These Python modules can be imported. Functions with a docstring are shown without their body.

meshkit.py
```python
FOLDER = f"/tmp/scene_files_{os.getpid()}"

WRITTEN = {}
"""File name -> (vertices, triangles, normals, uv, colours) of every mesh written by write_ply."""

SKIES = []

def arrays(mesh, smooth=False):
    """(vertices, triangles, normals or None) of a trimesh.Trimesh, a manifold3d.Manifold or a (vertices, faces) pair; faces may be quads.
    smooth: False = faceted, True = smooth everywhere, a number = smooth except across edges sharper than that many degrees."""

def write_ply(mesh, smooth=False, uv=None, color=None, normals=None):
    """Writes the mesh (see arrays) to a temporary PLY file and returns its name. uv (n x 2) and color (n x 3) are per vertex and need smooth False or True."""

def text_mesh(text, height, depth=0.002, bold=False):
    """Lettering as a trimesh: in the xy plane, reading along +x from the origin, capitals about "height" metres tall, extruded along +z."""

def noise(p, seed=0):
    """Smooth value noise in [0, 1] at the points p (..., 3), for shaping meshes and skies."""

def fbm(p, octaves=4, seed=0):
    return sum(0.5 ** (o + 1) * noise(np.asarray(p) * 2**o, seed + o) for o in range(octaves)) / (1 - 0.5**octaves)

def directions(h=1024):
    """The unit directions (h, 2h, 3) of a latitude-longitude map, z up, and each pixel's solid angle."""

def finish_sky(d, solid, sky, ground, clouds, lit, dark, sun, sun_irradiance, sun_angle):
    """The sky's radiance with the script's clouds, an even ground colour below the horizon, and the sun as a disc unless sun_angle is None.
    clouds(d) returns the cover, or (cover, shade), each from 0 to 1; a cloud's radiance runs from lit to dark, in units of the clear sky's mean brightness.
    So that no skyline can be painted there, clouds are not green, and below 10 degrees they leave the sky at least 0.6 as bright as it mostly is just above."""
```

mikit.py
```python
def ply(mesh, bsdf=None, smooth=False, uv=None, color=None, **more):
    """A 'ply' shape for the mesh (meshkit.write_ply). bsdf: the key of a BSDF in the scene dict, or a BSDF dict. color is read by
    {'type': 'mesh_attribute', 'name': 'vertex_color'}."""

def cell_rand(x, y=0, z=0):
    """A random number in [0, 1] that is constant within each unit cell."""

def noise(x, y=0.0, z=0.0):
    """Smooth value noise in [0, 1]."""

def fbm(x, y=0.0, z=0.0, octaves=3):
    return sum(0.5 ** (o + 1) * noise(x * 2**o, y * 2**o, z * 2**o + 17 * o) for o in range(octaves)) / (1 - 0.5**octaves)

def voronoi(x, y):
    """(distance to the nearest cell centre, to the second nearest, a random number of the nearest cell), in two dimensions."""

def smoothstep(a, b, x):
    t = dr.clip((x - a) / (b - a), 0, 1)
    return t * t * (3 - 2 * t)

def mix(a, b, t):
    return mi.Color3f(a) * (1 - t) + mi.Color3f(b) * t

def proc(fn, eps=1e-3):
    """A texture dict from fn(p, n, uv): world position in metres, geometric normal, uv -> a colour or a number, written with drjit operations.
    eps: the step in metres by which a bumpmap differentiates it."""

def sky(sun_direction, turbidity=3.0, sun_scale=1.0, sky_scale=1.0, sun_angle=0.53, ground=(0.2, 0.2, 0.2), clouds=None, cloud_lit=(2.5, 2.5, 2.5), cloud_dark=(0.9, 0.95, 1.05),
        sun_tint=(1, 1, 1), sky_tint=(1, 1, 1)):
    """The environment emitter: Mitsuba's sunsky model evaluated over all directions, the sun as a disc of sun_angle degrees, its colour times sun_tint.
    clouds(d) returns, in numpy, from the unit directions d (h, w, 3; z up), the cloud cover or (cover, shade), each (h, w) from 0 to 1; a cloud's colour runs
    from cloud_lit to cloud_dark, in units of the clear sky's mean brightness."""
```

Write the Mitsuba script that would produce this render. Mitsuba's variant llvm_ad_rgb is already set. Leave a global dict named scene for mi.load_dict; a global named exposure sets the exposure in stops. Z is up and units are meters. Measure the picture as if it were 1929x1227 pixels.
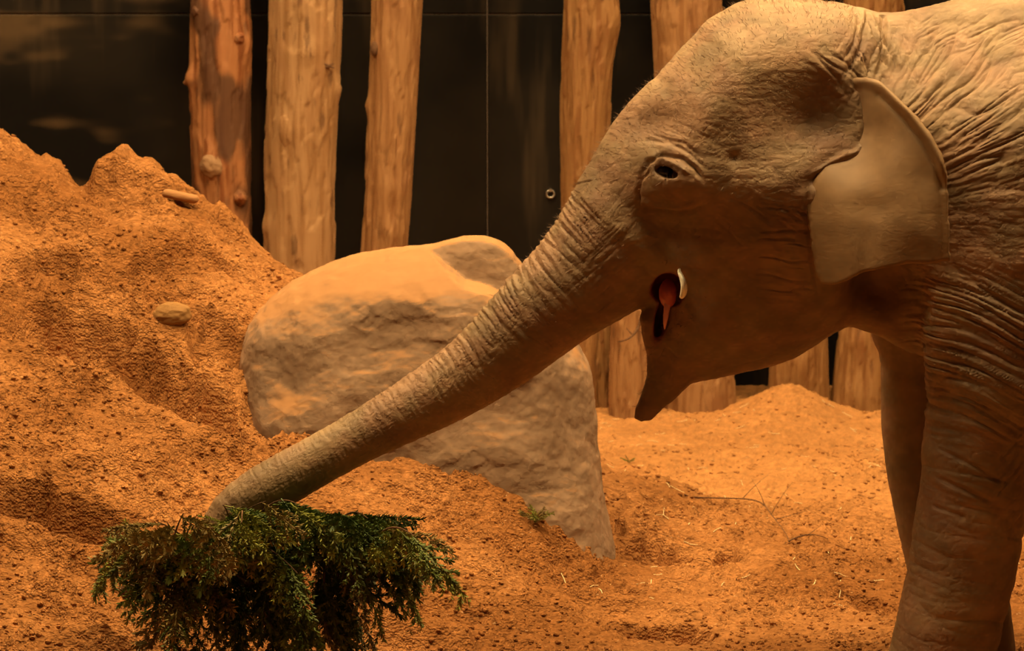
import math, random
import numpy as np, trimesh, mitsuba as mi, drjit as dr
import manifold3d as m3
from scipy import ndimage
from scipy.interpolate import RBFInterpolator, CubicSpline
from scipy.spatial import cKDTree
import shapely
from shapely.geometry import Polygon
import mikit, meshkit
from mikit import proc, fbm, noise, mix, smoothstep, cell_rand

T = mi.ScalarTransform4f
scene, labels = {'type': 'scene'}, {}
rng = np.random.default_rng(7)
random.seed(7)

# ---------------------------------------------------------------- camera, light, exposure
FPX, CAM, PITCH = 5333.0, np.array([0, 0, 2.4]), math.atan(787.5 / 5333.0)
fwd = np.array([0, math.cos(PITCH), -math.sin(PITCH)])
upv = np.array([0, math.sin(PITCH), math.cos(PITCH)])
scene['camera'] = {'type': 'thinlens', 'fov': 2 * math.degrees(math.atan(964.5 / FPX)), 'fov_axis': 'x',
                   'aperture_radius': 0.007, 'focus_distance': 8.2, 'near_clip': 0.1, 'far_clip': 100.0,
                   'to_world': T().look_at(origin=CAM.tolist(), target=(CAM + fwd).tolist(), up=[0, 0, 1])}
exposure = 0.05
WARM = (1.0, 0.70, 0.33)
scene['hall_ambient'] = {'type': 'constant', 'radiance': {'type': 'rgb', 'value': [0.018 * c for c in (1.0, 0.66, 0.40)]}}
LAMPS = [(-3.2, 8.6, 6.4, 1.0, 38.0), (0.5, 7.9, 6.4, 1.0, 40.0), (4.2, 8.2, 6.4, 1.0, 30.0), (-1.2, 11.6, 6.4, 1.0, 24.0), (2.4, 11.6, 6.4, 1.0, 30.0)]


def at(px, py, Y):
    d = fwd + (px - 964.5) / FPX * np.array([1.0, 0, 0]) + (613.5 - py) / FPX * upv
    return CAM + d * (Y / d[1])


def ats(pts, Y):
    return np.array([at(p[0], p[1], p[2] if len(p) > 2 else Y) for p in pts])


def side_view(P):
    """flat side-on drawing coordinates of points (from x and z alone, whatever their depth), in the units of the sketch points"""
    t = (P[:, 2] - CAM[2]) / 8.05
    v = (t * math.cos(PITCH) + math.sin(PITCH)) / (math.cos(PITCH) - t * math.sin(PITCH))
    return 964.5 + P[:, 0] * FPX / 8.05, 613.5 - FPX * v


def mpp(Y):
    return Y / FPX


# ---------------------------------------------------------------- helpers
def add(key, mesh, bsdf, label=None, cat=None, group=None, kind=None, smooth=True, **kw):
    base, n = key, 0
    while key in scene:
        n += 1
        key = '%s_%03d' % (base, n)
    scene[key] = mikit.ply(mesh, bsdf, smooth=smooth, **kw)
    tag(key, label, cat, group, kind)
    return key


def tag(key, label=None, cat=None, group=None, kind=None):
    e = {k: v for k, v in (('label', label), ('category', cat), ('group', group), ('kind', kind)) if v}
    if e:
        labels[key] = {**labels.get(key, {}), **e}


def principled(color, rough=0.8, spec=0.3, **kw):
    c = color if isinstance(color, dict) else {'type': 'rgb', 'value': list(color)}
    return {'type': 'principled', 'base_color': c, 'roughness': rough, 'specular': spec, **kw}


def bumped(b, fn, scale, eps=1e-3):
    return {'type': 'bumpmap', 'relief': proc(fn, eps), 'scale': scale, 'inner': b}


def two(b):
    return {'type': 'twosided', 'inner': b}


def smin(a, b, k):
    h = np.clip(0.5 + 0.5 * (b - a) / k, 0, 1)
    return b * (1 - h) + a * h - k * h * (1 - h)


def sstep(a, b, x):
    t = np.clip((x - a) / (b - a), 0, 1)
    return t * t * (3 - 2 * t)


def surface_nets(F, origin, h):
    s = F < 0
    nx, ny, nz = F.shape
    c = sum(s[i:nx - 1 + i, j:ny - 1 + j, k:nz - 1 + k].astype(np.int8) for i in (0, 1) for j in (0, 1) for k in (0, 1))
    act = (c > 0) & (c < 8)
    ijk = np.argwhere(act)
    idx = -np.ones(act.shape, np.int64)
    idx[act] = np.arange(len(ijk))
    acc, cnt = np.zeros((len(ijk), 3)), np.zeros(len(ijk))
    corners = [np.array(q) for q in np.ndindex(2, 2, 2)]
    vals = {tuple(q): F[ijk[:, 0] + q[0], ijk[:, 1] + q[1], ijk[:, 2] + q[2]] for q in corners}
    for q in corners:
        for ax in range(3):
            if q[ax] == 0:
                r = q.copy(); r[ax] = 1
                a, b = vals[tuple(q)], vals[tuple(r)]
                m = (a < 0) != (b < 0)
                t = np.where(m, a / np.where(a - b == 0, 1, a - b), 0)
                p = q[None] + t[:, None] * (r - q)[None]
                acc[m] += p[m]; cnt[m] += 1
    V = (ijk + acc / cnt[:, None]) * h + origin
    faces = []
    for ax in range(3):
        sl0 = [slice(None)] * 3; sl1 = [slice(None)] * 3
        sl0[ax] = slice(0, -1); sl1[ax] = slice(1, None)
        ch = s[tuple(sl0)] != s[tuple(sl1)]
        e = np.argwhere(ch)
        o1, o2 = [a for a in range(3) if a != ax]
        ok = (e[:, o1] > 0) & (e[:, o2] > 0) & (e[:, o1] < F.shape[o1] - 1) & (e[:, o2] < F.shape[o2] - 1)
        e = e[ok]
        inside = s[tuple(e.T)]
        q = []
        for d1, d2 in ((1, 1), (0, 1), (0, 0), (1, 0)):
            g = e.copy(); g[:, o1] -= d1; g[:, o2] -= d2
            q.append(idx[tuple(g.T)])
        q = np.stack(q, 1)
        flip = inside if ax != 1 else ~inside
        q[~flip] = q[~flip][:, ::-1]
        faces.append(q)
    q = np.vstack(faces)
    return V, np.vstack([q[:, [0, 1, 2]], q[:, [0, 2, 3]]])


def refine(V, F, roi):
    e = np.sort(np.stack([F[:, [0, 1]], F[:, [1, 2]], F[:, [2, 0]]], 1), 2)
    flat = e.reshape(-1, 2)
    keyv = flat[:, 0] * len(V) + flat[:, 1]
    split = roi[flat[:, 0]] & roi[flat[:, 1]]
    u, inv = np.unique(keyv[split], return_inverse=True)
    a, b = u // len(V), u % len(V)
    mid = np.full(len(flat), -1, np.int64)
    mid[split] = inv + len(V)
    mid = mid.reshape(-1, 3)
    V2 = np.vstack([V, (V[a] + V[b]) / 2])
    n = (mid >= 0).sum(1)
    out = [F[n == 0]]
    f, m = F[n == 3], mid[n == 3]
    out += [np.stack([f[:, 0], m[:, 0], m[:, 2]], 1), np.stack([m[:, 0], f[:, 1], m[:, 1]], 1),
            np.stack([m[:, 2], m[:, 1], f[:, 2]], 1), m]
    for k in range(3):
        sel = (n == 1) & (mid[:, k] >= 0)
        f, m = np.roll(F[sel], -k, 1), np.roll(mid[sel], -k, 1)
        out += [np.stack([f[:, 0], m[:, 0], f[:, 2]], 1), np.stack([m[:, 0], f[:, 1], f[:, 2]], 1)]
    return V2, np.vstack(out)


def vnormals(V, F):
    n = np.zeros_like(V)
    fn = np.cross(V[F[:, 1]] - V[F[:, 0]], V[F[:, 2]] - V[F[:, 0]])
    for k in range(3):
        for c in range(3):
            n[:, c] += np.bincount(F[:, k], fn[:, c], len(V))
    return n / np.maximum(np.linalg.norm(n, axis=1, keepdims=True), 1e-12)


def outward(mesh):
    V, F = mesh
    vol = np.einsum('ij,ij->i', V[F[:, 0]], np.cross(V[F[:, 1]], V[F[:, 2]])).sum()
    return (V, F[:, ::-1]) if vol < 0 else (V, F)


def tube(path, radii, sides=8, cap=True):
    P = np.asarray(path, float)
    R = np.broadcast_to(np.asarray(radii, float), len(P))
    t = np.gradient(P, axis=0)
    t /= np.maximum(np.linalg.norm(t, axis=1, keepdims=True), 1e-9)
    n = np.cross(t[0], [0.31, 0.2, 0.93]); n /= np.linalg.norm(n)
    rings = []
    ang = np.arange(sides) / sides * 2 * np.pi
    for p, tt, r in zip(P, t, R):
        n = n - tt * (n @ tt); n /= np.linalg.norm(n)
        b = np.cross(tt, n)
        rings.append(p + r * (np.cos(ang)[:, None] * n + np.sin(ang)[:, None] * b))
    V = np.vstack(rings)
    F = []
    for i in range(len(P) - 1):
        for j in range(sides):
            a, b_ = i * sides + j, i * sides + (j + 1) % sides
            F += [[a, b_, b_ + sides], [a, b_ + sides, a + sides]]
    if cap:
        V = np.vstack([V, P[:1], P[-1:]])
        c0, c1 = len(V) - 2, len(V) - 1
        L = (len(P) - 1) * sides
        for j in range(sides):
            F += [[c0, (j + 1) % sides, j], [c1, L + j, L + (j + 1) % sides]]
    return V, np.array(F)


def join(meshes):
    V, F, n = [], [], 0
    for v, f in meshes:
        V.append(v); F.append(np.asarray(f) + n); n += len(v)
    return np.vstack(V), np.vstack(F)


def spline(pts, n):
    P = np.asarray(pts, float)
    d = np.r_[0, np.cumsum(np.linalg.norm(np.diff(P[:, :3], axis=0), axis=1))]
    return CubicSpline(d, P)(np.linspace(0, d[-1], n))


def polydist(X, Z, pts):
    """distance of (X, Z) to a polyline of (x, z), and the fraction along it"""
    best, frac = np.full(X.shape, 9.0), np.zeros(X.shape)
    n = len(pts) - 1
    for i in range(n):
        a, b = np.asarray(pts[i], float), np.asarray(pts[i + 1], float)
        ab = b - a
        t = np.clip(((X - a[0]) * ab[0] + (Z - a[1]) * ab[1]) / (ab @ ab), 0, 1)
        d = np.hypot(X - a[0] - t * ab[0], Z - a[1] - t * ab[1])
        m = d < best
        best = np.where(m, d, best); frac = np.where(m, (i + t) / n, frac)
    return best, frac


class Grid2:
    """a smooth field over (X, Z)"""
    def __init__(self, x0, x1, z0, z1, h):
        self.x0, self.z0, self.h = x0, z0, h
        self.X, self.Z = np.meshgrid(np.arange(x0, x1, h), np.arange(z0, z1, h), indexing='ij')

    def inside(self, poly):
        return shapely.contains_xy(Polygon(poly).buffer(0), self.X, self.Z)

    def signed(self, poly, blur=1.5):
        m = self.inside(poly)
        d = (ndimage.distance_transform_edt(m) - ndimage.distance_transform_edt(~m)) * self.h
        return ndimage.gaussian_filter(d, blur)

    def look(self, field, X, Z):
        return ndimage.map_coordinates(field, [(X - self.x0) / self.h, (Z - self.z0) / self.h], order=1, mode='nearest')

    def cubic(self, field, X, Z):
        return ndimage.map_coordinates(field, [(X - self.x0) / self.h, (Z - self.z0) / self.h], order=3, prefilter=False, mode='nearest')


def chaikin(p, n=2):
    p = np.asarray(p, float)
    for _ in range(n):
        q = np.roll(p, -1, 0)
        p = np.stack([0.75 * p + 0.25 * q, 0.25 * p + 0.75 * q], 1).reshape(-1, p.shape[1])
    return p


def project(V, f, it=2, eps=0.002, cap=0.02):
    for _ in range(it):
        f0 = f(V)
        g = np.stack([(f(V + eps * np.eye(3)[k]) - f0) / eps for k in range(3)], 1)
        st = f0[:, None] * g / np.maximum((g * g).sum(1, keepdims=True), 0.05)
        l = np.linalg.norm(st, axis=1, keepdims=True)
        V = V - st * np.minimum(1, cap / np.maximum(l, 1e-9))
    return V


# ---------------------------------------------------------------- materials
def sand_col(p, n, uv):
    a = fbm(p.x * 3, p.y * 3, p.z * 3, 3)
    b = fbm(p.x * 38, p.y * 38, p.z * 38, 3)
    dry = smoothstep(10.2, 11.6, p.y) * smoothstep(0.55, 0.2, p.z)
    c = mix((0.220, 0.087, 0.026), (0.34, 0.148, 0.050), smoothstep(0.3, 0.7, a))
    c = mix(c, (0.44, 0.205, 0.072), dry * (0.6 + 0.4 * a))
    b2 = fbm(p.x * 95, p.y * 95, p.z * 95, 2)
    c = c * (0.56 + 0.54 * b + 0.38 * b2)
    g = noise(p.x * 160, p.y * 160, p.z * 160)
    return mix(c, (0.60, 0.42, 0.25), smoothstep(0.86, 0.97, g) * 0.5)


def sand_rel(p, n, uv):
    return 0.6 * fbm(p.x * 60, p.y * 60, p.z * 60, 3) + 0.4 * fbm(p.x * 170, p.y * 170, p.z * 170, 2)


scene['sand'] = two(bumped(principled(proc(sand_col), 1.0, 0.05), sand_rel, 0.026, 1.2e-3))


def skin_rel(p, n, uv):
    a = fbm(p.x * 60, p.y * 60, p.z * 60, 3)
    b = noise(p.x * 210, p.y * 210, p.z * 210)
    return 0.7 * (1 - dr.abs(2 * a - 1)) + 0.3 * b


scene['elephant_skin'] = two(bumped(principled({'type': 'mesh_attribute', 'name': 'vertex_color'}, 0.62, 0.35), skin_rel, 0.0022, 1e-3))


scene['ear_skin'] = two(bumped(principled({'type': 'mesh_attribute', 'name': 'vertex_color'}, 0.62, 0.35), skin_rel, 0.0010, 1e-3))


def rock_col(p, n, uv):
    a = fbm(p.x * 5, p.y * 5, p.z * 5, 4)
    b = fbm(p.x * 40, p.y * 40, p.z * 40, 3)
    c = mix((0.178, 0.110, 0.066), (0.250, 0.158, 0.098), smoothstep(0.3, 0.7, a)) * (0.75 + 0.5 * b)
    # sand lies on what faces up
    s = smoothstep(0.45, 0.85, n.z + 0.5 * (fbm(p.x * 9, p.y * 9, p.z * 9, 3) - 0.5))
    return mix(c, (0.34, 0.165, 0.062), s * 0.8)


def rock_rel(p, n, uv):
    return fbm(p.x * 30, p.y * 30, p.z * 30, 5)


scene['rock'] = two(bumped(principled(proc(rock_col), 0.85, 0.25), rock_rel, 0.010, 1.5e-3))
scene['drift_wood'] = two(bumped(principled((0.34, 0.165, 0.065), 0.8, 0.2), sand_rel, 0.006, 1.5e-3))
scene['pebble'] = two(bumped(principled((0.25, 0.125, 0.038), 0.8, 0.3), rock_rel, 0.006, 1.5e-3))


def wood_maker(light, dark, worn, seed):
    def f(p, n, uv):
        w = 0.05 * (fbm(p.x * 4 + seed, p.y * 4, p.z * 2, 2) - 0.5)
        g = fbm((p.x + w) * 46 + seed, p.y * 46, p.z * 2.2, 4)
        s = fbm(p.x * 9 + 3 * seed, p.y * 9, p.z * 3.5, 3)
        c = mix(dark, light, smoothstep(0.30, 0.58, g))
        c = mix(c, worn, smoothstep(0.46 if seed == 3.0 else 0.55, 0.60 if seed == 3.0 else 0.75, s) * (0.85 if seed == 3.0 else 0.7))
        k = smoothstep(0.64, 0.78, fbm(p.x * 30 + seed, p.y * 30, p.z * 5, 4))
        return mix(c, (0.15, 0.06, 0.025), k * 0.6) * mi.Color3f(0.52, 0.48, 0.42)
    return f


def wood_rel(p, n, uv):
    return fbm(p.x * 60, p.y * 60, p.z * 3, 4)


WOODS = [((0.60, 0.27, 0.12), (0.36, 0.12, 0.04), (0.13, 0.06, 0.035), 3.0), ((0.66, 0.40, 0.21), (0.50, 0.27, 0.12), (0.55, 0.30, 0.15), 11.0),
         ((0.58, 0.32, 0.15), (0.42, 0.20, 0.08), (0.40, 0.18, 0.08), 23.0), ((0.50, 0.27, 0.11), (0.36, 0.16, 0.055), (0.40, 0.18, 0.07), 31.0)]
for i, w in enumerate(WOODS):
    scene['log_wood_%d' % i] = two(bumped(principled(proc(wood_maker(*w)), 0.7, 0.3), wood_rel, 0.008, 1.5e-3))
scene['cut_wood'] = two(principled((0.27, 0.15, 0.075), 0.7, 0.3))
scene['bark'] = two(bumped(principled((0.12, 0.06, 0.03), 0.85, 0.2), wood_rel, 0.006, 1.5e-3))


def wall_col(p, n, uv):
    a = fbm(p.x * 1.3 + 5, p.z * 1.7, 2.0, 4)
    st = fbm(p.x * 7, p.z * 0.9, 7.0, 4)
    c = mix((0.007, 0.0065, 0.0065), (0.019, 0.015, 0.012), smoothstep(0.35, 0.75, a))
    c = c + mi.Color3f(0.030, 0.019, 0.010) * smoothstep(0.58, 0.8, st)
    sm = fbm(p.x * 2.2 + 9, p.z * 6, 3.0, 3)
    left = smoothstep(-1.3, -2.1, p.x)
    return c + mi.Color3f(0.10, 0.058, 0.026) * smoothstep(0.55, 0.8, sm) * left * 0.75  # blurry warm reflections at the left, painted into the panel colour


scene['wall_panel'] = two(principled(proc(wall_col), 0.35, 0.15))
scene['joint_dark'] = two(principled((0.16, 0.12, 0.09), 0.5, 0.4))
scene['steel'] = two({'type': 'roughconductor', 'alpha': 0.25, 'specular_reflectance': {'type': 'rgb', 'value': [0.75, 0.7, 0.62]}})

# ---------------------------------------------------------------- lamps under the hall roof
for i, (x, y, z, r, e) in enumerate(LAMPS):
    k = 'ceiling_lamp' if i == 0 else 'ceiling_lamp_%03d' % i
    tag(k, 'wide round warm lamp hanging high over ' + ('the sand heap', 'the elephant head', 'the elephant hind end', 'the pale log posts', 'the sandy floor behind the elephant')[i], 'lamp', 'lamps under the hall roof')
    prof = np.array([[0.02, 0.42], [r * 0.45, 0.36], [r * 0.9, 0.12], [r * 1.04, -0.03], [r * 1.0, -0.03], [r * 0.86, 0.10], [0.02, 0.32]])
    sh = trimesh.creation.revolve(prof, sections=40)
    sh.apply_translation([x, y, z])
    scene[k + '__shade'] = mikit.ply(sh, 'joint_dark', smooth=30)
    disc = trimesh.creation.cylinder(radius=r * 0.97, height=0.02, sections=40)
    disc.apply_translation([x, y, z])
    scene[k + '__diffuser'] = mikit.ply(disc, two(principled((0.8, 0.7, 0.55), 0.6)), smooth=False,
                                        emitter={'type': 'area', 'radiance': {'type': 'rgb', 'value': [e * c for c in WARM]}})

# ---------------------------------------------------------------- back wall
WALLY = 14.15
tag('wall_back', 'dark streaked panel wall with reflections painted in at left, behind the wooden posts', kind='structure')
bx = trimesh.creation.box(extents=[16, 0.1, 6.0]); bx.apply_translation([0, WALLY + 0.062, 2.9])
scene['wall_back__backing'] = mikit.ply(bx, 'joint_dark', smooth=False)
xs = [at(p, 300, WALLY)[0] for p in (-1582, -1082, -582, -82, 418, 918, 1505, 1918, 2418, 2918, 3418)]
zj = at(900, 27, WALLY)[2]


def panel(x0, x1, z0, z1):
    h, c = 0.03, 0.006
    o = [(x0, z0), (x1, z0), (x1, z1), (x0, z1)]
    i_ = [(x0 + c, z0 + c), (x1 - c, z0 + c), (x1 - c, z1 - c), (x0 + c, z1 - c)]
    V = [(x, WALLY + 0.011, z) for x, z in o] + [(x, WALLY + c, z) for x, z in o] + [(x, WALLY, z) for x, z in i_]
    F = [[8, 9, 10], [8, 10, 11]]
    for a in (0, 4):
        for j in range(4):
            k = (j + 1) % 4
            F += [[a + j, a + k, a + 4 + k], [a + j, a + 4 + k, a + 4 + j]]
    return np.array(V), np.array(F)


g = 0.005
for i in range(len(xs) - 1):
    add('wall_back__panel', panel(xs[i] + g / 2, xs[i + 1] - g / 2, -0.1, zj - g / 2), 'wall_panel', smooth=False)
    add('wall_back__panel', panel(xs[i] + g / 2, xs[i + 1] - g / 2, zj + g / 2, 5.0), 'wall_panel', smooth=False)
p = at(1037, 365, WALLY)
tag('ring_bolt', 'small shiny metal ring bolt on the dark wall', 'ring bolt')
to = trimesh.creation.torus(0.019, 0.0055, major_sections=28, minor_sections=10)
to.apply_transform(trimesh.transformations.rotation_matrix(math.pi / 2, [1, 0, 0])); to.apply_translation(p + [0, -0.012, 0])
scene['ring_bolt__ring'] = mikit.ply(to, 'steel', smooth=True)
cy = trimesh.creation.cylinder(radius=0.008, height=0.03, sections=14)
cy.apply_transform(trimesh.transformations.rotation_matrix(math.pi / 2, [1, 0, 0])); cy.apply_translation(p + [0, -0.005, 0.019])
scene['ring_bolt__shank'] = mikit.ply(cy, 'steel', smooth=30)

# ---------------------------------------------------------------- wooden posts
POSTY = 13.6


def post_mesh(cols, seed, bumps=(), Y=POSTY, top=None):
    """cols: (row, left px, right px)"""
    c = np.array([(*at((l + r) / 2, row, Y), (r - l) / 2 * mpp(Y)) for row, l, r in cols])
    c = c[np.argsort(c[:, 2])]
    z = np.arange(-0.15, top if top else 4.6, 0.012)
    f = lambda k: np.interp(z, c[:, 2], c[:, k])
    sm = lambda a: ndimage.gaussian_filter1d(a, 9, mode='nearest')
    cx, cyy, r = sm(f(0)), np.full(len(z), Y), sm(f(3))
    n = 112
    a = np.arange(n) / n * 2 * np.pi
    A, Zz = np.meshgrid(a, z)
    P3 = np.stack([np.cos(A) * 1.6, np.sin(A) * 1.6, Zz * 1.1], -1)
    R = r[:, None] * (1 + 0.10 * (meshkit.fbm(P3 + seed, 3, seed) - 0.5))
    P4 = np.stack([np.cos(A) * 9, np.sin(A) * 9, Zz * 2.0], -1)
    R = R + 0.011 * (meshkit.fbm(P4 + seed, 3, seed + 5) - 0.5)
    P5 = np.stack([np.cos(A) * 4, np.sin(A) * 4, Zz * 5.0], -1)
    fl = meshkit.fbm(P5, 3, seed + 9)
    R = R - 0.007 * sstep(0.52, 0.56, fl)
    for (px, py, rr, amp) in bumps:
        q = at(px, py, Y - 0.15)
        i = np.argmin(abs(z - q[2]))
        ca = np.clip((q[0] - cx[i]) / r[i], -0.98, 0.98)
        aa = -math.acos(ca) % (2 * np.pi)
        d = np.hypot((np.mod(A - aa + np.pi, 2 * np.pi) - np.pi) * r[i], (Zz - q[2]) * 0.75)
        R = R + amp * np.exp(-(d / rr) ** 2)
    V = np.stack([cx[:, None] + R * np.cos(A), cyy[:, None] + R * np.sin(A), Zz], -1).reshape(-1, 3)
    i, j = np.meshgrid(np.arange(len(z) - 1), np.arange(n), indexing='ij')
    q = lambda i, j: (i * n + j % n).ravel()
    F = np.vstack([np.stack([q(i, j), q(i, j + 1), q(i + 1, j + 1)], 1), np.stack([q(i, j), q(i + 1, j + 1), q(i + 1, j)], 1)])
    V = np.vstack([V, [[cx[-1], Y, z[-1] + 0.008]]])
    L = (len(z) - 1) * n
    F = np.vstack([F, [[L + k, L + (k + 1) % n, len(V) - 1] for k in range(n)]])
    return V, F


def blob(center, radii, seed, rough=0.2, sub=4, normal=None):
    s = trimesh.creation.icosphere(subdivisions=sub)
    v = np.array(s.vertices)
    v = v * (1 + rough * (meshkit.fbm(v * 1.7 + seed, 4, seed) - 0.5))[:, None]
    return v * np.asarray(radii) + np.asarray(center), np.array(s.faces)


POSTS = [
    ('rust brown log post with dark bark patches, nearest the left edge', 0,
     [(-300, 352, 470), (0, 358, 470), (100, 355, 475), (250, 358, 472), (330, 360, 476), (420, 364, 476), (700, 362, 478)],
     [(368, 20, .05, .015), (460, 85, .05, .02), (356, 150, .035, .03), (400, 310, .06, .02)], 1),
    ('pale smooth log post with a faint x shaped crack, second from left', 1,
     [(-300, 512, 648), (0, 509, 646), (90, 507, 643), (200, 500, 638), (300, 496, 633), (420, 497, 634), (500, 494, 632), (760, 490, 634)],
     [(583, 97, .04, .015), (540, 240, .075, .018), (632, 170, .04, .02), (500, 430, .04, .015)], 2),
    ('slim orange log post above the grey boulder, third from left', 2,
     [(-300, 705, 804), (0, 700, 797), (120, 697, 790), (200, 692, 784), (300, 688, 778), (400, 684, 772), (480, 678, 767), (760, 670, 765)],
     [(704, 92, .04, .012), (745, 360, .05, .014), (742, 440, .06, .016), (690, 205, .03, .015)], 3),
    ('amber log post right of the ring bolt, bulging at upper right', 3,
     [(-300, 1068, 1165), (0, 1063, 1163), (40, 1062, 1169), (110, 1058, 1158), (200, 1055, 1150), (320, 1056, 1148), (500, 1058, 1150), (650, 1060, 1155), (740, 1058, 1162)],
     [(1160, 40, .07, .02)], 4),
    ('orange log post touching the forehead of the elephant', 2,
     [(-300, 1218, 1355), (0, 1225, 1362), (140, 1232, 1366), (400, 1240, 1374), (650, 1244, 1384), (770, 1238, 1390)], [(1252, 40, .05, .012)], 5),
    ('broad log post seen under the jaw beside the low sand hump', 3,
     [(-300, 1440, 1548), (0, 1440, 1548), (400, 1446, 1550), (600, 1452, 1558), (760, 1446, 1562)], [(1510, 690, .06, .015)], 6),
    ('rough log post just left of the shaded far foreleg', 3,
     [(-300, 1592, 1704), (0, 1590, 1704), (300, 1588, 1698), (620, 1580, 1680), (680, 1572, 1684), (775, 1562, 1692)], [(1618, 640, .05, .015), (1608, 750, .06, .02)], 7)]
for k, (lab, wi, cols, bumps, sd) in enumerate(POSTS):
    key = 'wooden_post' if k == 0 else 'wooden_post_%03d' % k
    tag(key, lab, 'post')
    add(key + '__trunk', post_mesh(cols, sd, bumps), 'log_wood_%d' % wi)
    if k == 0:
        for px, py, r in ((399, 312, .055), (452, 372, .035), (372, 22, .03), (450, 72, .03)):
            add(key + '__knot', blob(at(px, py, POSTY - (.135 if py == 312 else .095)), (r, .045, r * 1.1), 5 + px, 0.45), 'cut_wood' if py == 312 else 'log_wood_0')
        add(key + '__branch_stub', outward(tube(ats([(366, 158), (354, 152), (347, 158)], POSTY - .05), [.03, .022, .01], 9)), 'log_wood_0')
    if k == 1:
        add(key + '__knot', blob(at(541, 245, POSTY - .155), (.045, .03, .085), 8, 0.25), 'log_wood_1')
        add(key + '__knot', blob(at(582, 97, POSTY - .165), (.024, .02, .026), 9), 'cut_wood')
        for a, b in (((608, 118), (630, 128)), ((608, 129), (629, 119))):
            add(key + '__crack', outward(tube(ats([a, ((a[0] + b[0]) / 2, (a[1] + b[1]) / 2 + 1), b], POSTY - .158 + .02), [.003, .007, .003], 6)), 'bark')
    if k == 2:
        add(key + '__knot', blob(at(705, 92, POSTY - .10), (.018, .02, .035), 12), 'bark')
key = add('log_stump', post_mesh([(560, 1152, 1222), (650, 1150, 1226), (720, 1146, 1230)], 12, (), POSTY - 0.25, at(1180, 575, POSTY - .25)[2]), 'log_wood_2',
          'short upright log between the open mouth and the boulder', 'log')

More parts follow.
